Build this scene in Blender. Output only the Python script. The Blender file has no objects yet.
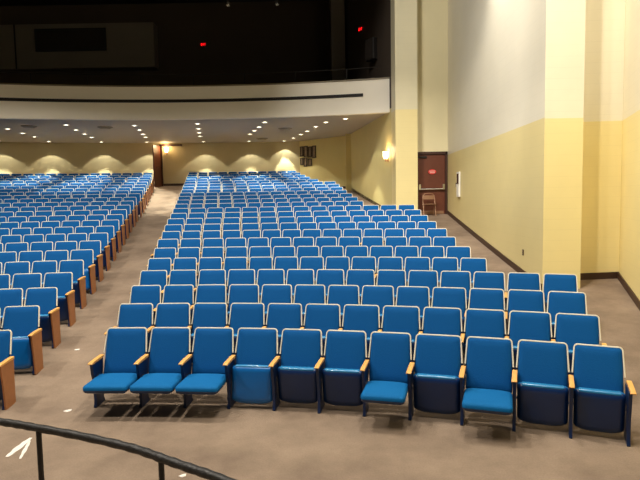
import bpy, math, random
from mathutils import Vector, Matrix
random.seed(4)
C = bpy.context.scene.collection
PI = math.pi

# ------------------------------------------------------------------ survey of the hall
CAMZ = 2.5; F = 550.0; PITCH = math.atan(43/F); ROLL = math.radians(1.0)
CX, R0, SP = -3.0, 15.0, .95            # rows are arcs about (CX, CY)
CY = 6.6 - R0
TOP = (3.7256699186041337e-07, 0.0009452507845720153, 0.11521424105399618, 0.903386775378791)
def poly(q): return ((TOP[0]*q+TOP[1])*q+TOP[2])*q+TOP[3]-.87
def fz(x, y):                            # height of the raked floor
    q = math.hypot(x-CX, y-CY) - R0
    return poly(max(q, 0.0))
def ray(x, y):
    u, v = (x-320)/F, (240-y)/F
    c, s = math.cos(ROLL), math.sin(ROLL)
    u, v = u*c+v*s, -u*s+v*c
    d = (u, math.cos(PITCH)+v*math.sin(PITCH), v*math.cos(PITCH)-math.sin(PITCH))
    return (d[0]/d[1], d[2]/d[1])
def at(x, y, Y):                         # survey point at distance Y
    a, b = ray(x, y); return Vector((a*Y, Y, CAMZ+b*Y))
def atz(x, y, Z):                        # survey point at height Z
    a, b = ray(x, y); t = (Z-CAMZ)/b; return Vector((a*t, t, Z))

# ------------------------------------------------------------------ materials
def srgb(r, g, b):
    f = lambda c: (c/255/12.92) if c/255 <= .04045 else ((c/255+.055)/1.055)**2.4
    return (f(r), f(g), f(b), 1)
def mat(name, col, rough=.6, metal=0, noise=0.0, scale=20, bump=0.0, sheen=0, spec=.5, coat=0):
    m = bpy.data.materials.new(name); m.use_nodes = True
    nt = m.node_tree; b = nt.nodes['Principled BSDF']
    b.inputs['Base Color'].default_value = col
    b.inputs['Roughness'].default_value = rough
    b.inputs['Metallic'].default_value = metal
    b.inputs['Specular IOR Level'].default_value = spec
    if sheen: b.inputs['Sheen Weight'].default_value = sheen
    if coat:
        b.inputs['Coat Weight'].default_value = coat; b.inputs['Coat Roughness'].default_value = .25
    if noise or bump:
        tc = nt.nodes.new('ShaderNodeTexCoord'); n = nt.nodes.new('ShaderNodeTexNoise')
        n.inputs['Scale'].default_value = scale; n.inputs['Detail'].default_value = 4
        nt.links.new(tc.outputs['Object'], n.inputs['Vector'])
        if noise:
            mx = nt.nodes.new('ShaderNodeMix'); mx.data_type = 'RGBA'
            mx.inputs[6].default_value = tuple(c*(1-noise) for c in col[:3])+(1,)
            mx.inputs[7].default_value = tuple(min(1, c*(1+noise)) for c in col[:3])+(1,)
            nt.links.new(n.outputs['Fac'], mx.inputs[0]); nt.links.new(mx.outputs[2], b.inputs['Base Color'])
        if bump:
            bp = nt.nodes.new('ShaderNodeBump'); bp.inputs['Strength'].default_value = bump
            bp.inputs['Distance'].default_value = .01
            nt.links.new(n.outputs['Fac'], bp.inputs['Height']); nt.links.new(bp.outputs['Normal'], b.inputs['Normal'])
    return m
def emit(name, col, s):
    m = bpy.data.materials.new(name); m.use_nodes = True
    b = m.node_tree.nodes['Principled BSDF']
    b.inputs['Base Color'].default_value = col
    b.inputs['Emission Color'].default_value = col; b.inputs['Emission Strength'].default_value = s
    return m
def two_tone(name, up, low, zs, rough=.5):   # painted block wall, stripe line at height zs
    m = mat(name, up, rough); nt = m.node_tree; b = nt.nodes['Principled BSDF']
    g = nt.nodes.new('ShaderNodeNewGeometry'); sx = nt.nodes.new('ShaderNodeSeparateXYZ')
    nt.links.new(g.outputs['Position'], sx.inputs[0])
    gt = nt.nodes.new('ShaderNodeMath'); gt.operation = 'GREATER_THAN'; gt.inputs[1].default_value = zs
    nt.links.new(sx.outputs['Z'], gt.inputs[0])
    n = nt.nodes.new('ShaderNodeTexNoise'); n.inputs['Scale'].default_value = 1.5; n.inputs['Detail'].default_value = 5
    nt.links.new(g.outputs['Position'], n.inputs['Vector'])
    # block joints : faint horizontal courses
    w = nt.nodes.new('ShaderNodeMath'); w.operation = 'FRACT'
    w0 = nt.nodes.new('ShaderNodeMath'); w0.operation = 'MULTIPLY'; w0.inputs[1].default_value = 5.0
    nt.links.new(sx.outputs['Z'], w0.inputs[0]); nt.links.new(w0.outputs[0], w.inputs[0])
    lt = nt.nodes.new('ShaderNodeMath'); lt.operation = 'LESS_THAN'; lt.inputs[1].default_value = .05
    nt.links.new(w.outputs[0], lt.inputs[0])
    mx = nt.nodes.new('ShaderNodeMix'); mx.data_type = 'RGBA'
    mx.inputs[6].default_value = low; mx.inputs[7].default_value = up
    nt.links.new(gt.outputs[0], mx.inputs[0])
    m2 = nt.nodes.new('ShaderNodeMix'); m2.data_type = 'RGBA'; m2.blend_type = 'MULTIPLY'
    m2.inputs[0].default_value = 1
    mr = nt.nodes.new('ShaderNodeMapRange'); mr.inputs[3].default_value = .93; mr.inputs[4].default_value = 1.05
    nt.links.new(n.outputs['Fac'], mr.inputs[0])
    ms = nt.nodes.new('ShaderNodeMath'); ms.operation = 'MULTIPLY_ADD'; ms.inputs[1].default_value = -.04
    nt.links.new(lt.outputs[0], ms.inputs[0]); nt.links.new(mr.outputs[0], ms.inputs[2])
    nt.links.new(mx.outputs[2], m2.inputs[6]); nt.links.new(ms.outputs[0], m2.inputs[7])
    nt.links.new(m2.outputs[2], b.inputs['Base Color'])
    return m
def carpet():
    m = mat('carpet', srgb(140, 122, 104), .95, spec=.15); nt = m.node_tree; b = nt.nodes['Principled BSDF']
    g = nt.nodes.new('ShaderNodeNewGeometry')
    a = nt.nodes.new('ShaderNodeTexNoise'); a.inputs['Scale'].default_value = .9; a.inputs['Detail'].default_value = 6; a.inputs['Roughness'].default_value = .65
    c = nt.nodes.new('ShaderNodeTexNoise'); c.inputs['Scale'].default_value = 60; c.inputs['Detail'].default_value = 3
    for n in (a, c): nt.links.new(g.outputs['Position'], n.inputs['Vector'])
    r = nt.nodes.new('ShaderNodeValToRGB')
    r.color_ramp.elements[0].position = .3; r.color_ramp.elements[0].color = srgb(116, 100, 86)
    r.color_ramp.elements[1].position = .72; r.color_ramp.elements[1].color = srgb(156, 137, 118)
    nt.links.new(a.outputs['Fac'], r.inputs[0])
    mr = nt.nodes.new('ShaderNodeMapRange'); mr.inputs[3].default_value = .8; mr.inputs[4].default_value = 1.15
    nt.links.new(c.outputs['Fac'], mr.inputs[0])
    mx = nt.nodes.new('ShaderNodeMix'); mx.data_type = 'RGBA'; mx.blend_type = 'MULTIPLY'; mx.inputs[0].default_value = 1
    nt.links.new(r.outputs[0], mx.inputs[6]); nt.links.new(mr.outputs[0], mx.inputs[7])
    nt.links.new(mx.outputs[2], b.inputs['Base Color'])
    bp = nt.nodes.new('ShaderNodeBump'); bp.inputs['Strength'].default_value = .4; bp.inputs['Distance'].default_value = .01
    nt.links.new(c.outputs['Fac'], bp.inputs['Height']); nt.links.new(bp.outputs['Normal'], b.inputs['Normal'])
    return m

M = dict(
    fabric=mat('blue_fabric', srgb(0, 82, 146), .8, noise=.12, scale=90, bump=.25, spec=.18),
    cushion=mat('seat_fabric', srgb(2, 96, 156), .8, noise=.12, scale=90, bump=.25, spec=.2),
    shell=mat('navy_vinyl_shaded', srgb(3, 42, 92), .32, noise=.1, scale=12, spec=.5),  # shade on the down-tilted seat underside put into a darker navy
    shell_lit=mat('blue_vinyl_lit', srgb(10, 98, 170), .32, noise=.1, scale=12, spec=.5),  # lit copy of the seat vinyl, for folded seats tilted up more
    highlight=mat('highlight_blue', srgb(40, 124, 178), .25, spec=.6),  # highlight on folded seat edges put into a lighter blue
    steel=mat('blue_paint', srgb(6, 34, 76), .4, noise=.08, scale=8),
    trim=mat('cream_piping', srgb(240, 234, 214), .5),
    arm=mat('arm_wood', srgb(226, 170, 92), .4, noise=.15, scale=25),
    panel=mat('end_wood', srgb(172, 112, 66), .45, noise=.18, scale=14),
    carpet=carpet(),
    yellow=two_tone('yellow_wall', srgb(236, 228, 202), srgb(238, 222, 160), 3.88),
    right=two_tone('right_wall', srgb(222, 216, 196), srgb(222, 206, 148), 3.9),
    column=two_tone('column_paint', srgb(226, 218, 184), srgb(236, 220, 160), 5.42),
    doorwall=mat('door_wall', srgb(222, 212, 172), .6, noise=.04, scale=2),
    rear=mat('rear_wall', srgb(216, 202, 140), .6, noise=.05, scale=2),
    back=mat('back_wall', srgb(196, 182, 140), .65, noise=.05, scale=2),
    ceil=mat('soffit', srgb(168, 160, 146), .8, noise=.04, scale=3),
    parapet=mat('parapet', srgb(244, 237, 220), .55, noise=.04, scale=1.2),
    cap=mat('cap', srgb(120, 108, 84), .5),
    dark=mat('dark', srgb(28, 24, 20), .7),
    gloomwall=mat('upper_wall_gloom', srgb(74, 62, 50), .85, noise=.1, scale=1.5),  # darkness of the unlit balcony put into the wall colour
    booth=mat('booth', srgb(122, 114, 100), .8, noise=.06, scale=2),
    base=mat('base_vinyl', srgb(62, 40, 28), .5),
    door=mat('door_brown', srgb(98, 52, 36), .4, noise=.12, scale=10),
    doorframe=mat('door_frame', srgb(60, 32, 22), .5),
    chrome=mat('chrome', (.75, .74, .72, 1), .22, metal=1),
    red=mat('red_sign', srgb(214, 52, 48), .5),
    white=mat('white_paint', srgb(236, 232, 222), .5),
    glassdark=mat('dark_glass', srgb(58, 52, 48), .1),
    rail=mat('black_rail', srgb(30, 27, 24), .5, noise=.3, scale=40, bump=.5),
    tan=mat('tan_metal', srgb(158, 122, 94), .4, metal=.3),
    frame=mat('picture_frame', srgb(52, 36, 26), .5),
    photo=mat('picture_print', srgb(132, 112, 88), .4, noise=.5, scale=6),
    lens=emit('lamp_lens', srgb(255, 246, 224), 9),
    sconce=emit('sconce_glass', srgb(255, 214, 150), 14),
    ringm=mat('downlight_ring', srgb(215, 208, 190), .4),
    exitm=emit('exit_face', srgb(230, 20, 24), 2.5),
    tape=mat('tape', srgb(232, 226, 216), .6),
)

# ------------------------------------------------------------------ mesh helpers
class MB:
    def __init__(s): s.v = []; s.f = []
    def add(s, vs, fs, T=None):
        o = len(s.v)
        for p in vs:
            p = Vector(p)
            s.v.append(T @ p if T else p)
        s.f += [tuple(i+o for i in f) for f in fs]
        return s
    def box(s, x0, x1, y0, y1, z0, z1, bev=0.0, T=None):
        if bev <= 0:
            vs = [(x, y, z) for x in (x0, x1) for y in (y0, y1) for z in (z0, z1)]
            return s.add(vs, [(0,1,3,2),(4,6,7,5),(0,4,5,1),(2,3,7,6),(0,2,6,4),(1,5,7,3)], T)
        out = [(x0+bev, y0), (x1-bev, y0), (x1, y0+bev), (x1, y1-bev), (x1-bev, y1), (x0+bev, y1), (x0, y1-bev), (x0, y0+bev)]
        cx, cy = (x0+x1)/2, (y0+y1)/2
        def ring(z, k): return [(cx+(a-cx)*(1-k/((x1-x0)/2)), cy+(b-cy)*(1-k/((y1-y0)/2)), z) for a, b in out]
        return s.loft([ring(z0, bev), ring(z0+bev, 0), ring(z1-bev, 0), ring(z1, bev)], T)
    def loft(s, rings, T=None, cap=True, closed=True):
        n = len(rings[0]); vs = [p for r in rings for p in r]; fs = []
        for k in range(len(rings)-1):
            for i in range(n if closed else n-1):
                j = (i+1) % n
                fs.append((k*n+i, k*n+j, (k+1)*n+j, (k+1)*n+i))
        if cap: fs += [tuple(range(n))[::-1], tuple((len(rings)-1)*n+i for i in range(n))]
        return s.add(vs, fs, T)
    def tube(s, path, r, seg=8, T=None, cap=True, flat=1.0):
        path = [Vector(p) for p in path]; rings = []
        for i, p in enumerate(path):
            t = (path[min(i+1, len(path)-1)] - path[max(i-1, 0)]).normalized()
            up = Vector((0, 1, 0)) if abs(t.y) < .9 else Vector((0, 0, 1))
            a = t.cross(up).normalized(); b = t.cross(a).normalized()
            rr = r[i] if isinstance(r, (list, tuple)) else r
            rings.append([p + a*rr*math.cos(2*PI*k/seg) + b*rr*flat*math.sin(2*PI*k/seg) for k in range(seg)])
        return s.loft(rings, T, cap)
    def lathe(s, prof, seg=20, T=None):
        rings = [[(r*math.cos(2*PI*k/seg), r*math.sin(2*PI*k/seg), z) for k in range(seg)] for r, z in prof]
        return s.loft(rings, T)
    def mesh(s, name, m, angle=40):
        me = bpy.data.meshes.new(name); me.from_pydata([tuple(p) for p in s.v], [], s.f)
        me.validate(); me.update()
        import bmesh
        bm = bmesh.new(); bm.from_mesh(me); bmesh.ops.recalc_face_normals(bm, faces=bm.faces); bm.to_mesh(me); bm.free()
        for p in me.polygons: p.use_smooth = True
        me.set_sharp_from_angle(angle=math.radians(angle))
        me.materials.append(m)
        return me
    def build(s, name, m, parent=None, loc=None, rotz=0, angle=40):
        return link(name, s.mesh(name, m, angle), parent, loc, rotz)
def link(name, me, parent=None, loc=None, rotz=0):
    o = bpy.data.objects.new(name, me); C.objects.link(o)
    if parent: o.parent = parent
    if loc is not None: o.location = loc
    if rotz: o.rotation_euler.z = rotz
    return o
def tag(o, label, cat, group=None):
    o['label'] = label; o['category'] = cat
    if group: o['group'] = group
    return o
def thing(name, label, cat, loc=(0,0,0), rotz=0, group=None):
    o = bpy.data.objects.new(name, None); C.objects.link(o); o.location = loc; o.rotation_euler.z = rotz
    o.empty_display_size = .2
    return tag(o, label, cat, group)
def struct(o): o['kind'] = 'structure'; return o
def extr(pts, z0, z1):                   # vertical prism over a plan polygon
    mb = MB(); mb.loft([[(x, y, z0) for x, y in pts], [(x, y, z1) for x, y in pts]]); return mb

# ------------------------------------------------------------------ room shell
# floor : raked carpet, one surface
def floor():
    xs = [-22+.35*i for i in range(85)]; ys = [-1+.3*i for i in range(113)]
    mb = MB(); vs = [(x, y, fz(x, y)) for y in ys for x in xs]; n = len(xs)
    fs = [(j*n+i, j*n+i+1, (j+1)*n+i+1, (j+1)*n+i) for j in range(len(ys)-1) for i in range(n-1)]
    mb.add(vs, fs); struct(mb.build('floor', M['carpet']))
floor()
def wall_seg(name, p0, p1, z0, z1, m, th=.2, n=1, side=1):
    p0, p1 = Vector(p0), Vector(p1); d = (p1-p0).normalized(); nr = Vector((d.y, -d.x))*side*th
    return struct(extr([p0, p1, p1+nr, p0+nr], z0, z1).build(name, m))
def skirting(name, pts, h=.13, th=.025, side=-1, off=0):
    mb = MB(); P = []
    for a, b in zip(pts[:-1], pts[1:]):
        a, b = Vector(a), Vector(b); k = max(1, int((b-a).length/.5))
        P += [a.lerp(b, i/k) for i in range(k)]
    P.append(Vector(pts[-1])); rings = []
    for i, p in enumerate(P):
        t = (P[min(i+1, len(P)-1)]-P[max(i-1, 0)]).normalized(); nr = Vector((t.y, -t.x))*side
        q = p+nr*th; za, zb = fz(p.x, p.y), fz(q.x, q.y)
        rings.append([(p.x, p.y, za-.02), (q.x, q.y, zb-.02), (q.x, q.y, zb+h), (p.x, p.y, za+h)])
    mb.loft(rings); return struct(mb.build(name, M['base']))
CZ = 13.2
A = (4.55, 19.55); B = (4.21, 10.35); B2 = (4.93, 10.35); D1 = (4.93, 10.95); D2 = (5.93, 10.85); E1 = (3.35, 3.3)
struct(extr([A, B, (4.5, 10.36), (4.8, 19.55)], -.2, CZ).build('wall_right', M['right']))
struct(extr([B, B2, D1, (4.93, 11.3), (4.6, 11.3), (4.5, 10.6)], -.2, CZ).build('wall_right_pilaster', M['yellow']))
struct(extr([D1, D2, (6.1, 11.1), (4.93, 11.3)], -.2, CZ).build('wall_right_recess', M['yellow']))
struct(extr([D2, E1, (3.6, 3.2), (6.3, 10.9)], -.2, CZ).build('wall_right_front', M['yellow']))
skirting('baseboard_right', [A, B], side=1)
skirting('baseboard_right_recess', [D1, D2], side=1)
skirting('baseboard_right_front', [D2, E1], side=1)
# door wall
cl = at(396, 200, 19.0).x; cr = at(417.8, 200, 19.0).x
struct(extr([(cl, 19.0), (cr, 19.0), (cr, 19.6), (2.9, 19.6), (2.9, 20.3), (cl-.06, 20.3)], 1.2, CZ).build('wall_column', M['column']))
struct(extr([(cr-.1, 19.55), (4.6, 19.55), (4.6, 19.8), (cr-.1, 19.8)], 4.02, CZ).build('wall_door', M['doorwall']))
# side wall beside and above the balcony
S0 = (cl+.02, 19.4); S1 = (1.47, 27.4); S2 = (-1.02, 29.82)
struct(extr([S0, S1, (1.9, 27.4), (cl+.3, 19.55)], 1.2, 5.6).build('wall_rear_right', M['rear']))
struct(extr([S1, S2, (-.9, 30.2), (1.9, 27.5)], 2.4, 5.6).build('wall_rear_corner', M['rear']))
struct(extr([S0, (1.47, 27.4), (1.2, 31.2), (1.9, 31.2), (cl+.3, 19.55)], 5.6, CZ).build('wall_balcony_right', M['gloomwall']))
skirting('baseboard_rear_right', [S0, S1], side=1, h=.14)
skirting('baseboard_rear_corner', [S1, S2], side=-1, h=.1)
pz = Vector((1.42, 27.2))
struct(extr([(1.32, 26.75), (1.6, 26.75), (1.6, 27.45), (1.32, 27.45)], 2.4, 5.52).build('trim_1', M['rear']))
# curved back wall
def arc(r, a0, a1, n, cx=CX, cy=CY): return [(cx+r*math.sin(a0+(a1-a0)*i/n), cy+r*math.cos(a0+(a1-a0)*i/n)) for i in range(n+1)]
RB = 38.3; aR = math.asin((-1.02-CX)/RB); aL = math.asin((-21.5-CX)/RB)
struct(extr(arc(RB, aL, aR, 40) + arc(RB+.3, aR, aL, 40), 2.3, 5.6).build('wall_back', M['back'], angle=20))
skirting('baseboard_back', arc(RB, aL, aR, 40), side=1, h=.12)
struct(extr([(-22, 31), (2, 31), (2, 31.3), (-22, 31.3)], 5.6, CZ).build('wall_balcony_back', M['gloomwall']))
struct(extr([(-22, -1), (-21.7, -1), (-21.7, 31.3), (-22, 31.3)], -.3, CZ).build('wall_left', M['right']))
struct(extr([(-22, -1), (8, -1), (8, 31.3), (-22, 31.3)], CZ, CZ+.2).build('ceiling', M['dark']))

# ------------------------------------------------------------------ balcony
bc = (-3.96, 20.8-26.8); BR = 26.8
a1 = math.asin((2.69-bc[0])/BR); a0 = -.72
fr = arc(BR, a0, a1, 60, *bc)
struct(extr(arc(BR+.1, a0, a1, 60, *bc) + [(2.0, 31.0), (-21.8, 31.0), (-21.8, fr[0][1])], 5.5, 5.62).build('ceiling_under_balcony', M['ceil']))
par = extr(fr + arc(BR+.22, a1, a0, 60, *bc), 5.48, 6.66).build('balcony_parapet', M['parapet'], angle=20)
par['kind'] = 'structure'
e = math.asin((at(363.7, 94, 19.95).x-bc[0])/BR)
cp = extr(arc(BR-.03, a0, a1, 60, *bc) + arc(BR+.27, a1, a0, 60, *bc), 6.66, 6.71).build('parapet_cap', M['cap'], par, angle=20)
sl = extr(arc(BR-.025, a0, e, 60, *bc) + arc(BR+.01, e, a0, 60, *bc), 6.09, 6.2).build('slot_shade_strip', M['dark'], par, angle=20)  # proud dark strip standing in for the shade inside the slot
# balcony guard rail
g = thing('balcony_guard_rail', 'thin dark guard rail standing on the cream balcony front', 'railing', (bc[0], bc[1]+BR, 6.74))
off = Vector((-bc[0], -(bc[1]+BR), -6.74))
pts = arc(BR+.12, a0+.1, a1-.02, 60, *bc)
MB().tube([Vector((x, y, 7.12))+off for x, y in pts], .013).build('top_rail', M['dark'], g)
for i in range(2, 60, 5):
    x, y = pts[i]; MB().tube([Vector((x, y, 6.73))+off, Vector((x, y, 7.12))+off], .016, 6).build('post', M['dark'], g)
# projection booth
YB = 30.2
q0 = at(-30, 66, YB); q1 = at(155, 70, YB); ztop = at(80, 23.5, YB).z; zbot = at(80, 68, YB).z
bo = MB().box(q0.x, q1.x, YB, 30.98, zbot, ztop).build('projection_booth', M['booth']); bo['kind'] = 'structure'
w0 = at(38, 50, YB); w1 = at(104, 30, YB)
MB().box(w0.x, w1.x, YB-.05, YB+.01, w0.z, w1.z).build('booth_window', M['glassdark'], bo)
fb = MB()
fb.box(w0.x-.1, w1.x+.1, YB-.08, YB, w1.z, w1.z+.1); fb.box(w0.x-.1, w1.x+.1, YB-.08, YB, w0.z-.1, w0.z)
fb.box(w0.x-.1, w0.x, YB-.08, YB, w0.z, w1.z); fb.box(w1.x, w1.x+.1, YB-.08, YB, w0.z, w1.z)
fb.build('window_surround', M['dark'], bo)
q2 = at(15, 40, YB).x
MB().box(q2-.03, q2+.03, YB-.04, YB, zbot, ztop).build('panel_joint', M['dark'], bo)
# raked balcony floor steps, the gloom put into their dark colour
st = MB()
for k in range(8): st.box(-21.5, 1.2, 22.5+k*.95, 31, 5.62, 5.95+k*.26 if k else 5.9)
struct(st.build('balcony_steps', M['dark']))
x = at(338, 60, 27.0).x
struct(MB().box(x-.3, x+.35, 27.0, 30.9, 5.62, CZ).build('trim_2', M['booth']))

# exit signs
for px, py, Y, lab in ((361.5, 29, 24.2, 'small red lit exit sign high on the upper right balcony wall'),
                       (203.5, 44.5, 30.9, 'small red lit exit sign on the dark rear wall of the balcony')):
    p = at(px, py, Y)
    t = thing('exit_sign', lab, 'sign', p, math.radians(-50) if Y < 30 else 0, None)
    MB().box(-.17, .17, -.03, .05, -.12, .12, .01).build('housing', M['dark'], t)
    me = MB()
    def strok(x0, x1, z0, z1): me.box(x0, x1, -.04, -.03, z0, z1)
    # E X I T
    strok(-.13, -.115, -.06, .06); [strok(-.13, -.075, z, z+.015) for z in (-.06, -.008, .045)]
    for s in (-1, 1):
        me.add([(-.035*s-.008-.02, -.04, -.06), (-.035*s+.008-.02, -.04, -.06), (.035*s+.008-.02, -.04, .06), (.035*s-.008-.02, -.04, .06)], [(0,1,2,3)])
    strok(.03, .045, -.06, .06)
    strok(.065, .13, .045, .06); strok(.09, .105, -.06, .045)
    me.build('lettering', M['exitm'], t)
# wall speaker
p = at(373, 50, 21.9)
t = thing('wall_speaker', 'dark box speaker fixed high on the upper right balcony wall', 'speaker', p, math.radians(-60))
MB().box(-.27, .3, -.2, .2, -.42, .42, .03).build('cabinet', M['dark'], t)
MB().box(-.22, .22, -.22, -.2, -.36, .36).build('grille', M['glassdark'], t)
MB().box(-.04, .04, .18, .5, -.04, .04).build('bracket', M['dark'], t)
# dim cans hung from the hall ceiling
for i, (px, py, wd) in enumerate(((228, 3, 'left'), (277, 2, 'right'))):
    p = at(px, py, 27)
    t = thing('hanging_stage_lamp', '%s one of two small unlit lamps hanging near the dark hall ceiling' % wd, 'lamp', p, 0, 'unlit hanging lamps')
    MB().lathe([(.07, .14), (.1, .12), (.11, -.1), (.1, -.13), (.085, -.08)], 16).build('lamp_can', M['chrome'], t)
    MB().tube([(0, 0, .13), (0, 0, CZ-p.z)], .015, 6).build('stem', M['dark'], t)

# ------------------------------------------------------------------ doors
dl, dr = cr+.02, 4.53
dz = fz((dl+dr)/2, 19.5)
fm = MB(); fm.box(dl, dl+.07, 19.5, 19.7, dz-.02, 4.02); fm.box(dr-.07, dr, 19.5, 19.7, dz-.02, 4.02); fm.box(dl, dr, 19.5, 19.7, 3.93, 4.02)
struct(fm.build('trim_3', M['doorframe']))
dd = struct(MB().box(dl+.07, dr-.07, 19.56, 19.62, dz+.01, 3.93, .008).build('door_1', M['door']))
W = dr-dl; zb = at(432, 188.5, 19.5).z
pb = MB(); pb.tube([(dl+.17, 19.47, zb-.02), (dr-.17, 19.47, zb-.02)], .03, 10); pb.build('panic_bar', M['chrome'], dd)
hb = MB(); hb.box(dl+.1, dl+.18, 19.44, 19.565, zb-.05, zb+.16, .01); hb.box(dr-.18, dr-.1, 19.44, 19.565, zb-.05, zb+.16, .01)
hb.build('latch_case', M['chrome'], dd)
MB().box(dl+.1, dl+.4, 19.5, 19.57, 3.8, 3.87, .01).build('door_closer', M['dark'], dd)
MB().box(dl+.12, dr-.12, 19.55, 19.562, dz+.03, dz+.14).build('kick_plate', M['tan'], dd)
p = at(432.2, 171.8, 19.53)
t = thing('door_sign', 'small red sign with white lettering on the brown exit door', 'sign', p)
sg = MB(); sg.loft([[(.14*math.cos(a)*(1 if abs(math.cos(a)) < .8 else 1.0), y, .085*math.sin(a)) for a in [2*PI*k/20 for k in range(20)]] for y in (-.006, .026)]); sg.build('sign_plate', M['red'], t)
lt = MB()
for z, w in ((.025, .085), (-.03, .07)):
    n = 6
    for k in range(n):
        xx = -w + 2*w*k/(n-1)
        lt.box(xx-.009, xx+.006, -.011, -.006, z-.016, z+.016)
        if k % 2: lt.box(xx-.009, xx+.014, -.011, -.006, z-.003, z+.005)
        else: lt.box(xx-.009, xx+.014, -.011, -.006, z+.01, z+.016)
lt.build('lettering', M['white'], t)
# fire extinguisher cabinet on the right wall
def xw(Y): return B[0]+(A[0]-B[0])*(Y-B[1])/(A[1]-B[1])
zc = at(458.7, 184.5, 17.6).z; ang = math.atan2(A[1]-B[1], A[0]-B[0])
t = thing('extinguisher_cabinet', 'narrow white framed extinguisher cabinet on the right wall near the brown door', 'cabinet', (xw(17.6)-.012, 17.6, zc), ang)
# local x runs along the wall, local y into the room is +y
f2 = MB(); f2.box(-.19, .19, .0, .05, -.4, .4, .01); f2.build('case', M['white'], t)
MB().box(-.13, .13, .05, .056, .02, .34).build('glass_pane', M['glassdark'], t)
MB().box(-.15, .15, .05, .06, -.34, -.04, .005).build('door_panel', M['white'], t)
MB().box(.14, .17, .05, .08, -.08, .06, .005).build('pull_handle', M['chrome'], t)
# outlet
Yo = 11.45; zo = at(525.7, 252.3, Yo).z
t = thing('wall_outlet', 'small brown electrical outlet low on the right wall', 'outlet', (xw(Yo)-.003, Yo, zo), ang)
MB().box(-.035, .035, -.002, .012, -.06, .06, .004).build('cover_plate', M['base'], t)
so = MB(); so.box(-.016, .016, .012, .016, .012, .04, .003); so.box(-.016, .016, .012, .016, -.04, -.012, .003); so.build('socket', M['tan'], t)
# open door leaf at the end of the aisle
n0, n1 = Vector((-8.36, 29.52)), Vector((-8.50, 28.62))
d = (n1-n0).normalized(); nr = Vector((d.y, -d.x))*.05; zf = fz(-8.4, 29.1)
lf = struct(extr([n0, n1, n1+nr, n0+nr], zf, 5.33).build('door_2', M['door']))
MB().tube([(-8.42, 28.75, zf+1.0), (-8.36, 28.75, zf+1.0), (-8.36, 28.88, zf+1.0)], .015, 6).build('door_handle', M['chrome'], lf)
fm = MB(); fm.box(-8.42, -8.3, 29.42, 29.6, zf-.1, 5.4); fm.box(-8.42, -7.25, 29.42, 29.6, 5.33, 5.42)
struct(fm.build('trim_4', M['doorframe']))

# ------------------------------------------------------------------ wall sconces, lit
def sconce(loc, rotz, label, power):
    t = thing('wall_sconce', label, 'lamp', loc, rotz, 'lit wall sconces')
    MB().lathe([(.035, -.1), (.045, -.08), (.02, -.04), (.02, .02)], 12, Matrix.Translation((0, -.09, -.02))).build('lamp_holder', M['tan'], t)
    MB().box(-.05, .05, -.015, .01, -.14, .06, .008).build('back_plate', M['tan'], t)
    MB().tube([(0, 0, -.08), (0, -.06, -.1), (0, -.09, -.08)], .01, 6).build('arm', M['tan'], t)
    MB().lathe([(.05, 0), (.085, .04), (.1, .12), (.085, .2), (.11, .25)], 16, Matrix.Translation((0, -.09, -.02))).build('lamp_shade', M['sconce'], t)
    l = bpy.data.lights.new('sconce_bulb', 'POINT'); l.energy = power; l.color = (1, .72, .4); l.shadow_soft_size = .08
    o = bpy.data.objects.new('sconce_bulb', l); C.objects.link(o); o.parent = t; o.location = (0, -.22, .32)
p = at(391.5, 158, 20.2)
dS = Vector(S1)-Vector(S0); xs_ = S0[0]+dS.x*(20.2-S0[1])/dS.y
sconce((xs_-.012, 20.2, p.z), math.radians(-90)+math.atan2(-dS.x, dS.y), 'bright frosted wall sconce beside the yellow column', 12)
p = at(166.5, 152, 29.45)
sconce((p.x, 29.5, p.z), 0, 'glowing frosted wall sconce beside the open door at the aisle end', 22)

# ------------------------------------------------------------------ framed pictures in the rear corner
dC = (Vector(S2)-Vector(S1)).normalized(); aC = math.atan2(dC.y, dC.x)+PI
def corner_pt(px, py):                   # point of the corner wall seen in direction (px, py)
    a, b = ray(px, py)
    # (a t, t) on line S1 + s dC
    det = a*(-dC.y)-1*(-dC.x); 
    t_ = (S1[0]*(-dC.y) - S1[1]*(-dC.x))/det
    return Vector((a*t_, t_, CAMZ+b*t_))
pics = [(300.4, 303.6, 146.5, 156.5, 'upper row, far left'), (304.2, 307.9, 146, 157, 'upper row, second from left'),
        (308.6, 312, 146.5, 157.3, 'upper row, second from right'), (312.6, 316.2, 145.6, 158, 'upper row, far right'),
        (300.6, 303.6, 158, 165.2, 'lower row, left'), (304.2, 307.4, 157.6, 166.6, 'lower row, middle'), (308.2, 312.2, 158.8, 166, 'lower row, right')]
for x0, x1, y0, y1, w in pics:
    a, b = corner_pt(x0, (y0+y1)/2), corner_pt(x1, (y0+y1)/2)
    zt, zl = corner_pt((x0+x1)/2, y0).z, corner_pt((x0+x1)/2, y1).z
    c = (a+b)/2; hw = (a-b).length/2; hh = (zt-zl)/2
    t = thing('framed_picture', 'dark framed picture in the rear corner cluster, %s' % w, 'picture', (c.x, c.y, (zt+zl)/2), aC, 'framed pictures in the rear corner')
    f_ = MB(); k = .05
    f_.box(-hw, hw, -.05, -.0, hh-k, hh, .006); f_.box(-hw, hw, -.05, -.0, -hh, -hh+k, .006)
    f_.box(-hw, -hw+k, -.05, -.0, -hh, hh, .006); f_.box(hw-k, hw, -.05, -.0, -hh, hh, .006)
    f_.build('picture_frame', M['frame'], t)
    MB().box(-hw+k, hw-k, -.03, -.005, -hh+k, hh-k).build('print', M['photo'], t)

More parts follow.
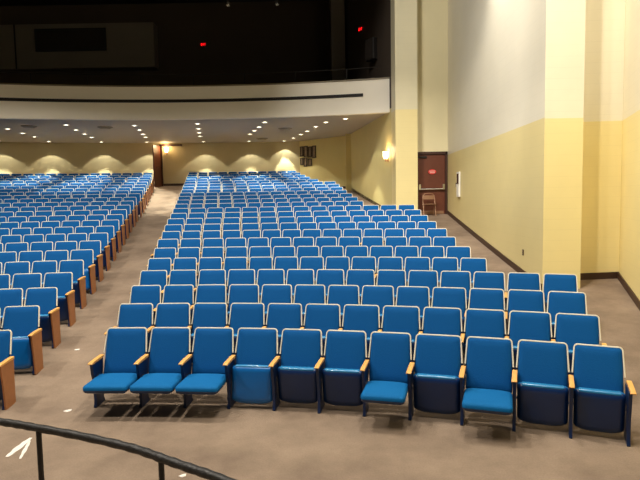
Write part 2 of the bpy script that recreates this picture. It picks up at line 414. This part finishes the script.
# ------------------------------------------------------------------ downlights under the balcony
cols = [('far left', [(7.8, 128.7), (22.5, 133), (34.4, 136.6), (44.7, 139.4)]), ('outermost left', [(-4, 139.4)]),
        ('second from left', [(66, 124.7), (76, 129.7), (84.4, 133.8), (91.6, 137.2), (98.4, 140)]),
        ('left of the aisle', [(134.4, 125.3), (139.4, 129.7), (143, 134), (145.5, 137), (144, 140)]),
        ('right of the aisle', [(197.5, 123.5), (198.4, 128.5), (199.2, 132.5), (200, 136), (200.5, 139.2)]),
        ('second from right', [(264.6, 122), (259, 126.8), (254.3, 130.5), (250, 134), (245.7, 138)]),
        ('far right', [(345.4, 118.5), (325.8, 122), (315.8, 126.4), (307.2, 131), (300.7, 134.3), (293.5, 137.8), (284, 140.8)])]
ordw = ['nearest', 'second', 'third', 'fourth', 'fifth', 'sixth', 'seventh', 'eighth', 'ninth', 'tenth', 'eleventh', 'twelfth', 'thirteenth', 'fourteenth', 'fifteenth', 'sixteenth']
ring_me = MB().lathe([(.085, -.0), (.13, -.0), (.135, -.012), (.12, -.022), (.095, -.02), (.085, -.01)], 20).mesh('bezel', M['ringm'])
lens_me = MB().lathe([(.01, -.016), (.06, -.014), (.093, -.008), (.093, -.001), (.01, -.001)], 20).mesh('lens', M['lens'])
DL = bpy.data.lights.new('downlight_beam', 'SPOT'); DL.energy = 520; DL.spot_size = math.radians(54); DL.spot_blend = .12; DL.color = (1, .98, .8); DL.shadow_soft_size = .05
DW = DL.copy(); DW.energy = 85; DW.spot_size = math.radians(98); DW.spot_blend = .1; DW.color = (1, .95, .8)
for cn, ps in cols:
    for k, (px, py) in enumerate(ps):
        p = atz(px, py, 5.5)
        rr = math.hypot(p.x-CX, p.y-CY)
        if (rr > 37.6 or k == len(ps)-1) and px < 250: p.x, p.y = CX+(p.x-CX)*37.64/rr, CY+(p.y-CY)*37.64/rr
        t = thing('recessed_downlight', 'lit round recessed downlight, %s from the balcony edge, %s line' % (ordw[k], cn), 'ceiling light', (p.x, p.y, 5.5), 0, 'downlights under the balcony')
        link('bezel', ring_me, t); link('lens', lens_me, t)
        o = bpy.data.objects.new('downlight_beam', DL); C.objects.link(o); o.parent = t; o.location = (0, 0, -.04)
        o = bpy.data.objects.new('downlight_spill', DW); C.objects.link(o); o.parent = t; o.location = (0, 0, -.035)
vent_me = MB().lathe([(.3, 0), (.3, -.02), (.22, -.05), (.2, -.03), (.12, -.06), (.02, -.05)], 20).mesh('ceiling_diffuser', M['cap'])
for px, py, w in ((29, 126, 'far left'), (105, 127, 'second from left'), (285, 128.5, 'far right'), (262, 138.5, 'deep right')):
    p = atz(px, py, 5.5)
    o = link('ceiling_diffuser', vent_me, None, (p.x, p.y, 5.5)); tag(o, 'round dull air diffuser in the ceiling under the balcony, %s' % w, 'vent', 'air diffusers under the balcony')

# ------------------------------------------------------------------ theatre chair
def rounded(x0, x1, z0, z1, rb, rt, n=5, wt=None):
    """outline, bottom corners rb, top corners rt; wt = half width at the top"""
    out = []
    def corner(cx, cz, rx, rz, a0):
        for k in range(n+1):
            a = a0 + PI/2*k/n; out.append([cx+rx*math.cos(a), cz+rz*math.sin(a)])
    corner(x1-rt, z1-rt, rt, rt, 0); corner(x0+rt, z1-rt, rt, rt, PI/2)
    corner(x0+rb[0], z0+rb[1], rb[0], rb[1], PI); corner(x1-rb[0], z0+rb[1], rb[0], rb[1], 1.5*PI)
    if wt is not None:
        hw = (x1-x0)/2
        for p in out: p[0] *= 1 + (wt/hw-1)*max(0, (p[1]-z0)/(z1-z0))
    return out
def pad(outline, prof, T, puff=0):
    """prof: list of (inset, depth) ; depth along local y"""
    cx = sum(p[0] for p in outline)/len(outline); cz = sum(p[1] for p in outline)/len(outline)
    hx = max(abs(p[0]-cx) for p in outline); hz = max(abs(p[1]-cz) for p in outline)
    mb = MB(); rings = [[(cx+(x-cx)*(1-i/hx), y, cz+(z-cz)*(1-i/hz)) for x, z in outline] for i, y in prof]
    mb.loft(rings, T); return mb
W0 = .53
def bo_w(z): return .250-.012*(z-.27)/(.575-.27)
TB = Matrix.Translation((0, .095, .325)) @ Matrix.Rotation(-math.radians(19), 4, 'X')
BH = .575
bo_ = rounded(-.235, .235, 0, BH, (.03, .03), .035)
for p in bo_:
    z = p[1]
    hw = bo_w(z)-.006 if z > .27 else .24
    p[0] *= hw/.235
me_back = pad(bo_, [(.10, -.047), (.04, -.044), (.012, -.034), (.002, -.02), (0, .0)], TB).mesh('backrest', M['fabric'], 50)
me_bshell = pad(bo_, [(0, 0), (0, .012), (.012, .022)], TB).mesh('back_shell', M['steel'])
# cream edging down both sides and over the top
def edging():
    up = [p for p in bo_ if p[1] > .30]
    right = [p for p in up if p[0] > 0]; left = [p for p in up if p[0] <= 0]
    path = [[bo_w(.28), .28]] + right + left + [[-bo_w(.28), .28]]
    return path
me_trim = MB().tube([(x, -.018, z) for x, z in edging()], .0095, 6, TB, flat=1.5).mesh('edging', M['trim'], 60)
# seat : s = distance from hinge
so_ = rounded(-.24, .24, 0, .44, (.16, .06), .04, 6)
def seat_T(kind):
    if kind == 'open':   # outline z -> -y, depth y -> z up
        return Matrix.Translation((0, .02, .34)) @ Matrix(((1,0,0,0),(0,0,-1.16,0),(0,1,.0,0),(0,0,0,1)))
    a = math.radians(9) if kind == 'up' else math.radians(-6)
    y0 = .03 if kind == 'up' else -.06
    # outline z -> up ; depth +y (cushion top) -> towards the back
    return Matrix.Translation((0, y0, .06)) @ Matrix.Rotation(a, 4, 'X') @ Matrix.Diagonal((1, 1, 1.0, 1))
cush_prof = [(0, 0), (.0, .03), (.01, .045), (.04, .055), (.1, .06)]
pan_prof = [(.07, -.046), (.03, -.042), (.006, -.024), (0, 0)]
highlight_ol = rounded(-.2, .2, .415, .449, (.012, .012), .012, 3)  # added strip that carries the edge highlight, folded seats only
seats = {}
for kd in ('open', 'up', 'bright'):
    T = seat_T(kd)
    seats[kd] = (pad(so_, cush_prof, T).mesh('seat', M['cushion'], 50),
                 pad(so_, pan_prof, T).mesh('seat_pan', M['shell_lit'] if kd == 'bright' else M['shell'], 60),
                 pad(highlight_ol, [(.012, -.03), (0, -.022), (0, .028), (.01, .036)], T).mesh('highlight_strip', M['highlight'], 60))
def arm_mesh(s):
    mb = MB(); x = s*W0/2 + (.018 if s > 0 else 0)
    prof = [(.13, .582), (.05, .582), (-.12, .577), (-.19, .569), (-.208, .56), (-.2, .55), (.13, .556)]
    mb.loft([[(x+dx*(.6 if False else 1), y, z-(.004 if abs(dx) > .02 else 0)) for y, z in prof] for dx in (-.025, -.019, .019, .025)])
    return mb.mesh('armrest', M['arm'])
def std_mesh(s):
    mb = MB(); x = s*W0/2
    prof = [(-.17, .55), (.12, .555), (.11, .42), (.09, .3), (.1, .06), (.13, .012), (.13, -.012), (-.11, -.012), (-.12, .012), (-.1, .06), (-.11, .28), (-.15, .42)]
    mb.loft([[(x+dx, y, z) for y, z in prof] for dx in (-.016, .016)])
    return mb.mesh('side_standard', M['steel'])
def pan_mesh(s):
    mb = MB(); x = s*(W0/2+.026)
    prof = [(-.19, .548), (.13, .555), (.12, .3), (.12, -.015), (-.12, -.005), (-.15, .3)]
    mb.loft([[(x+dx, y, z) for y, z in prof] for dx in (-.0095, .0095)])
    return mb.mesh('end_panel', M['panel'])
me_hinge = MB().tube([(-.25, .07, .3), (.25, .07, .3)], .014, 8).mesh('hinge_bar', M['steel'])
me_arm = {s: arm_mesh(s) for s in (-1, 1)}; me_std = {s: std_mesh(s) for s in (-1, 1)}; me_pan = {s: pan_mesh(s) for s in (-1, 1)}
def chair_parts(kind, last, ends):
    L = [('backrest', me_back, [('back_shell', me_bshell), ('edging', me_trim)]),
         ('seat', seats[kind][0], [('seat_pan', seats[kind][1])] + ([('highlight_strip', seats[kind][2])] if kind != 'open' else [])),
         ('hinge_bar', me_hinge, []),
         ('armrest', me_arm[-1], []), ('side_standard', me_std[-1], [('end_panel', me_pan[-1])] if -1 in ends else [])]
    if last: L += [('armrest', me_arm[1], []), ('side_standard', me_std[1], [('end_panel', me_pan[1])] if 1 in ends else [])]
    return L
def place_chair(loc, rz, sx, kind, last, ends, label, group):
    t = thing('theatre_chair', label, 'chair', loc, rz, group); t.scale = (sx, 1, 1)
    for n, me, sub in chair_parts(kind, last, ends):
        o = link(n, me, t)
        for n2, me2 in sub: link(n2, me2, o)
far = {}                                  # material -> MB for the rear rows
outer = {}
def far_chair(loc, rz, sx, kind, last, ends, far=far):
    T = Matrix.Translation(loc) @ Matrix.Rotation(rz, 4, 'Z') @ Matrix.Diagonal((sx, 1, 1, 1))
    for n, me, sub in chair_parts(kind, last, ends):
        for mm in [me]+[b for a, b in sub]:
            far.setdefault(mm.materials[0].name, []).append((mm, T))
ROWS = [(0.0165, 0.4128, -0.0549), (0.0053, 0.4037, -0.0611), (-0.0037, 0.3976, -0.0686), (-0.0124, 0.3935, -0.075), (-0.0196, 0.3189, -0.0817), (-0.0268, 0.3028, -0.0874), (-0.0351, 0.2866, -0.0933), (-0.0411, 0.2756, -0.098), (-0.0479, 0.2625, -0.1025), (-0.0537, 0.2511, -0.1069), (-0.0581, 0.2412, -0.1114), (-0.0629, 0.2316, -0.1157), (-0.0672, 0.1677, -0.1193), (-0.0714, 0.158, -0.1222), (-0.0755, 0.1482, -0.1257), (-0.0792, 0.1384, -0.1268), (-0.0823, 0.1305, -0.1294), (-0.0856, 0.1234, -0.1328), (-0.0885, 0.1162, -0.1352), (-0.0915, 0.0903, -0.1379), (-0.0942, 0.0763, -0.1403), (-0.0966, 0.0676, -0.1425), (-0.0988, 0.0584, -0.145), (-0.1008, 0.0498, -0.148)]
NR = [11, 12, 13, 14, 13, 13, 13, 14, 14, 14, 14, 14, 13, 13, 13, 13, 12, 12, 12, 11, 11, 10, 11, 11]
NL = [1, 2, 2, 3, 4, 4, 5, 6, 6, 6, 7, 7, 9, 9, 9, 10, 11, 11, 11, 12, 12, 13, 14, 14]
R1 = [0.0165, 0.0539, 0.0904, 0.1266, 0.1635, 0.1996, 0.235, 0.2695, 0.3071, 0.3429, 0.3795, 0.4138]
OW = ['first', 'second', 'third', 'fourth', 'fifth', 'sixth', 'seventh', 'eighth', 'ninth', 'tenth', 'eleventh', 'twelfth', 'thirteenth', 'fourteenth', 'fifteenth', 'sixteenth']
front = ['blue theatre chair with open seat at the left end of the front row', 'blue theatre chair, seat open, second from the aisle in the front row',
         'blue theatre chair, seat open, third from the aisle in the front row', 'blue theatre chair with bright blue folded seat, right of three open front row chairs',
         'dark folded theatre chair in front row, just right of the bright folded one', 'front row theatre chair with folded dark seat, just left of a single open one',
         'front row theatre chair with seat open, alone between folded dark seats, middle', 'dark folded front row theatre chair between two chairs with open seats',
         'front row theatre chair with seat open, rightmost of the open ones', 'dark folded front row theatre chair, second from the right end',
         'dark folded theatre chair at the right end of the front row']
NEAR = 16
for i, (ra, rb, la) in enumerate(ROWS):
    rho = R0+SP*i-(.08 if i == 0 else .02 if i < 3 else 0)
    n = NR[i]
    bd = [a+.0026*(1-k/11) for k, a in enumerate(R1)] if i == 0 else [ra+(rb-ra)*k/n for k in range(n+1)]
    def put(a, b, kind, last, ends, label, group):
        am = (a+b)/2; x, y = CX+rho*math.sin(am), CY+rho*math.cos(am)
        sx = 2*(rho+.1)*math.tan((b-a)/2)/W0
        if i < NEAR: place_chair((x, y, poly(SP*i)), -am, sx, kind, last, ends, label, group)
        else: far_chair((x, y, poly(SP*i)), -am, sx, kind, last, ends)
    for k in range(n):
        kind = 'up'
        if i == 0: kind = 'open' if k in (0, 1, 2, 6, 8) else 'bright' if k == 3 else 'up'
        ends = set()
        if i == 0: lab = front[k]
        else: lab = 'blue theatre chair, right block, %s row from the front, %s from the aisle' % (OW[i] if i < 16 else '', OW[k])
        put(bd[k], bd[k+1], kind, k == n-1, ends, lab, 'theatre chairs in the right block')
    w = (rb-ra)/n; m = NL[i]
    for k in range(m):
        b = la-w*k
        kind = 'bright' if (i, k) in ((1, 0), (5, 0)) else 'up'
        lab = 'blue theatre chair, left block, %s row from the front, %s from the aisle' % (OW[i] if i < 16 else '', OW[k])
        if k == 0: lab = 'aisle chair with wooden end panel, left block, %s row from the front' % (OW[i] if i < 16 else '')
        put(b-w, b, kind, k == 0, {1} if k == 0 else set(), lab, 'theatre chairs in the left block')
    for k in range(m, m+5):              # the block goes on towards the left wall
        am = la-w*(k+.5); x, y = CX+rho*math.sin(am), CY+rho*math.cos(am)
        far_chair((x, y, poly(SP*i)), -am, 2*(rho+.1)*math.tan(w/2)/W0, 'up', False, set(), outer)
def far_mesh(far, name, label):
    mats = []; V = []; Fc = []; MI = []
    for mn, lst in far.items():
        mats.append(bpy.data.materials[mn]); mi = len(mats)-1
        for me, T in lst:
            o = len(V); V += [tuple(T @ v.co) for v in me.vertices]
            for p in me.polygons: Fc.append(tuple(j+o for j in p.vertices)); MI.append(mi)
    me = bpy.data.meshes.new(name); me.from_pydata(V, [], Fc); me.update()
    for m in mats: me.materials.append(m)
    me.polygons.foreach_set('material_index', MI)
    for p in me.polygons: p.use_smooth = True
    me.set_sharp_from_angle(angle=math.radians(50))
    o = bpy.data.objects.new(name, me); C.objects.link(o)
    tag(o, label, 'chairs'); o['kind'] = 'stuff'
far_mesh(far, 'rear_theatre_chairs', 'rearmost rows of blue theatre chairs below the lit back wall')
far_mesh(outer, 'outer_theatre_chairs', 'blue theatre chairs continuing the left block towards the far left wall')

# ------------------------------------------------------------------ folding chair by the door
fx = at(429.5, 205, 19.05).x
t = thing('folding_chair', 'brown metal folding chair standing against the brown door', 'chair', (fx, 19.2, fz(fx, 19.2)), math.radians(4))
mb = MB()
arcp = [(-.21, .0, .02)] + [(-.21, .12*z/.5, z) for z in (.3, .6)] + [(-.2, .17, .72), (-.14, .185, .79), (0, .19, .81), (.14, .185, .79), (.2, .17, .72)] + [(.21, .12*z/.5, z) for z in (.6, .3)] + [(.21, 0, .02)]
arcp = [(x, y-.16, z) for x, y, z in arcp]
mb.tube(arcp, .013, 8).build('front_frame', M['tan'], t)
bk = MB(); bk.loft([[(x, .02-.03*math.cos(x*6)+y, z) for y, z in ((0, .6), (0, .74), (.012, .74), (.012, .6))] for x in [-.2+.04*k for k in range(11)]]); bk.build('backrest', M['tan'], t)
MB().box(-.2, .2, -.24, .12, .42, .445, .01).build('seat', M['tan'], t)
for s in (-1, 1): MB().tube([(.185*s, .14, .0), (.185*s, -.14, .43)], .012, 8).build('rear_leg', M['tan'], t)
MB().tube([(-.2, -.115, .2), (.2, -.115, .2)], .008, 6).build('stretcher', M['tan'], t)

# ------------------------------------------------------------------ pit rail in the foreground
rp = [(-30, 417.5), (0, 421.7), (18, 424.5), (37.5, 428), (75, 435), (112, 443), (140, 450.5), (161, 458), (185, 466.5), (210, 475), (235, 485), (270, 500), (310, 520)]
rpts = [atz(px, py, 1.05) for px, py in rp]
org = atz(161, 458, 1.05); org.z = 0
t = thing('pit_rail', 'black curved metal handrail across the lower left foreground', 'railing', (org.x, org.y, fz(org.x, org.y)))
offv = Vector((org.x, org.y, fz(org.x, org.y)))
# smooth (Catmull-Rom) rail
def crom(P, n=6):
    out = []
    for i in range(len(P)-1):
        p0, p1, p2, p3 = P[max(i-1, 0)], P[i], P[i+1], P[min(i+2, len(P)-1)]
        for k in range(n):
            u = k/n; out.append(.5*((2*p1)+(p2-p0)*u+(2*p0-5*p1+4*p2-p3)*u*u+(3*p1-p0-3*p2+p3)*u**3))
    return out+[P[-1]]
path = crom(rpts)
MB().tube([p-offv for p in path], [.025+.0018*math.sin(i*1.7) for i in range(len(path))], 10).build('handrail', M['rail'], t)
for px, py in ((38.5, 429), (161, 458), (310, 520)):
    p = atz(px, py, 1.05); zf_ = fz(p.x, p.y)
    MB().tube([Vector((p.x, p.y, zf_))-offv, Vector((p.x, p.y, 1.04))-offv], .017, 10).build('post', M['rail'], t)
    MB().lathe([(.05, 0), (.05, .012), (.03, .016), (.02, .03)], 14, Matrix.Translation(Vector((p.x, p.y, zf_))-offv)).build('floor_flange', M['rail'], t)

# ------------------------------------------------------------------ litter on the carpet
z0 = fz(-3, 5)
def strip(p, q, w):
    a, b = atz(*p, z0), atz(*q, z0); c = (a+b)/2; L = (b-a).length/2
    mb = MB(); n = 8
    rings = []
    for k in range(n+1):
        u = -L+2*L*k/n; ww = w*(.4+.6*math.sin(PI*min(.98, max(.03, k/n))))*(1+.2*math.sin(k*2.3))
        rings.append([(u, -ww, 0.001), (u, ww, 0.001), (u, ww, .004), (u, -ww, .004)])
    mb.loft(rings)
    return mb, c, math.atan2((b-a).y, (b-a).x)
for (p, q, w, lab) in (((7, 457), (31, 438), .035, 'longer white tape scrap on the carpet behind the black handrail'),
                       ((20, 459), (30, 441), .018, 'thinner white tape scrap on the carpet behind the black handrail')):
    mb, c, a = strip(p, q, w); tag(mb.build('tape_scrap', M['tape'], None, (c.x, c.y, z0), a), lab, 'tape', 'white tape scraps')
for px, py, s, lab in ((78, 362.5, .035, 'small white paper scrap in the aisle left of the second row'), (68, 411, .04, 'small pale paper scrap on the carpet before the aisle'),
                       (183, 476, .03, 'tiny white paper scrap on the carpet under the handrail')):
    c = atz(px, py, z0); c.z = fz(c.x, c.y)
    mb = MB(); mb.loft([[(s*r*math.cos(a)*(1+.35*math.sin(3*a)), s*r*math.sin(a)*(1+.3*math.cos(2*a)), z) for a in [2*PI*k/12 for k in range(12)]] for r, z in ((1, .0), (1, .004), (.5, .012))])
    tag(mb.build('paper_scrap', M['tape'], None, c, .6), lab, 'paper')

# ------------------------------------------------------------------ light
def spot(loc, target, e, size, blend=.3, col=(1, .86, .66), soft=.25):
    l = bpy.data.lights.new('house_or_fill_light', 'SPOT'); l.energy = e; l.spot_size = math.radians(size); l.spot_blend = blend
    l.color = col; l.shadow_soft_size = soft
    o = bpy.data.objects.new('house_or_fill_light', l); C.objects.link(o); o.location = loc
    o.rotation_euler = (Vector(target)-Vector(loc)).to_track_quat('-Z', 'Y').to_euler()
    return o
for x, y, e, c in ((-9, 2.5, .85, 128), (-3.5, 2.5, .85, 128), (1.6, 2.5, .8, 128), (-9.5, 7, 1.35, 124), (-3.5, 7, 1.35, 124), (1.2, 7, 1.15, 124), (-9, 11.8, .3, 74), (-3.8, 12, .3, 74), (1.0, 11.8, .3, 74)):
    spot((x, y, 12.4), (x, y+.6, 0), 1750*e, c, .1 if c > 100 else .4, (1, .92, .8))
spot((3.6, 13.3, 8.2), (4.0, 13.3, 5), 130, 130, .6, (1, .94, .84), .25)
spot((-1.5, 8.5, 12.2), (4.1, 17.5, 4.5), 2200, 62, .5, (1, .94, .86))  # added fill without a fixture, brightens door wall and column
spot((-6, 3, 12.2), (4.1, 13, 6), 2100, 50, .5, (1, .94, .86))  # second added fill, from further left, lifts the right wall
w = bpy.data.worlds.new('world'); bpy.context.scene.world = w; w.use_nodes = True
w.node_tree.nodes['Background'].inputs[0].default_value = (1, .85, .65, 1)
w.node_tree.nodes['Background'].inputs[1].default_value = .05

# ------------------------------------------------------------------ camera
cam = bpy.data.cameras.new('camera'); co = bpy.data.objects.new('camera', cam); C.objects.link(co)
cam.sensor_fit = 'HORIZONTAL'; cam.sensor_width = 36; cam.lens = 36*F/640; cam.clip_end = 200
R = Matrix.Rotation(PI/2-PITCH, 4, 'X') @ Matrix.Rotation(-ROLL, 4, 'Z')
co.matrix_world = Matrix.Translation((0, 0, CAMZ)) @ R
bpy.context.scene.camera = co
vs = bpy.context.scene.view_settings
bpy.context.scene.display_settings.display_device = 'sRGB'
vs.view_transform = 'Standard'; vs.look = 'None'; vs.exposure = 0; vs.gamma = 1; vs.use_curve_mapping = False
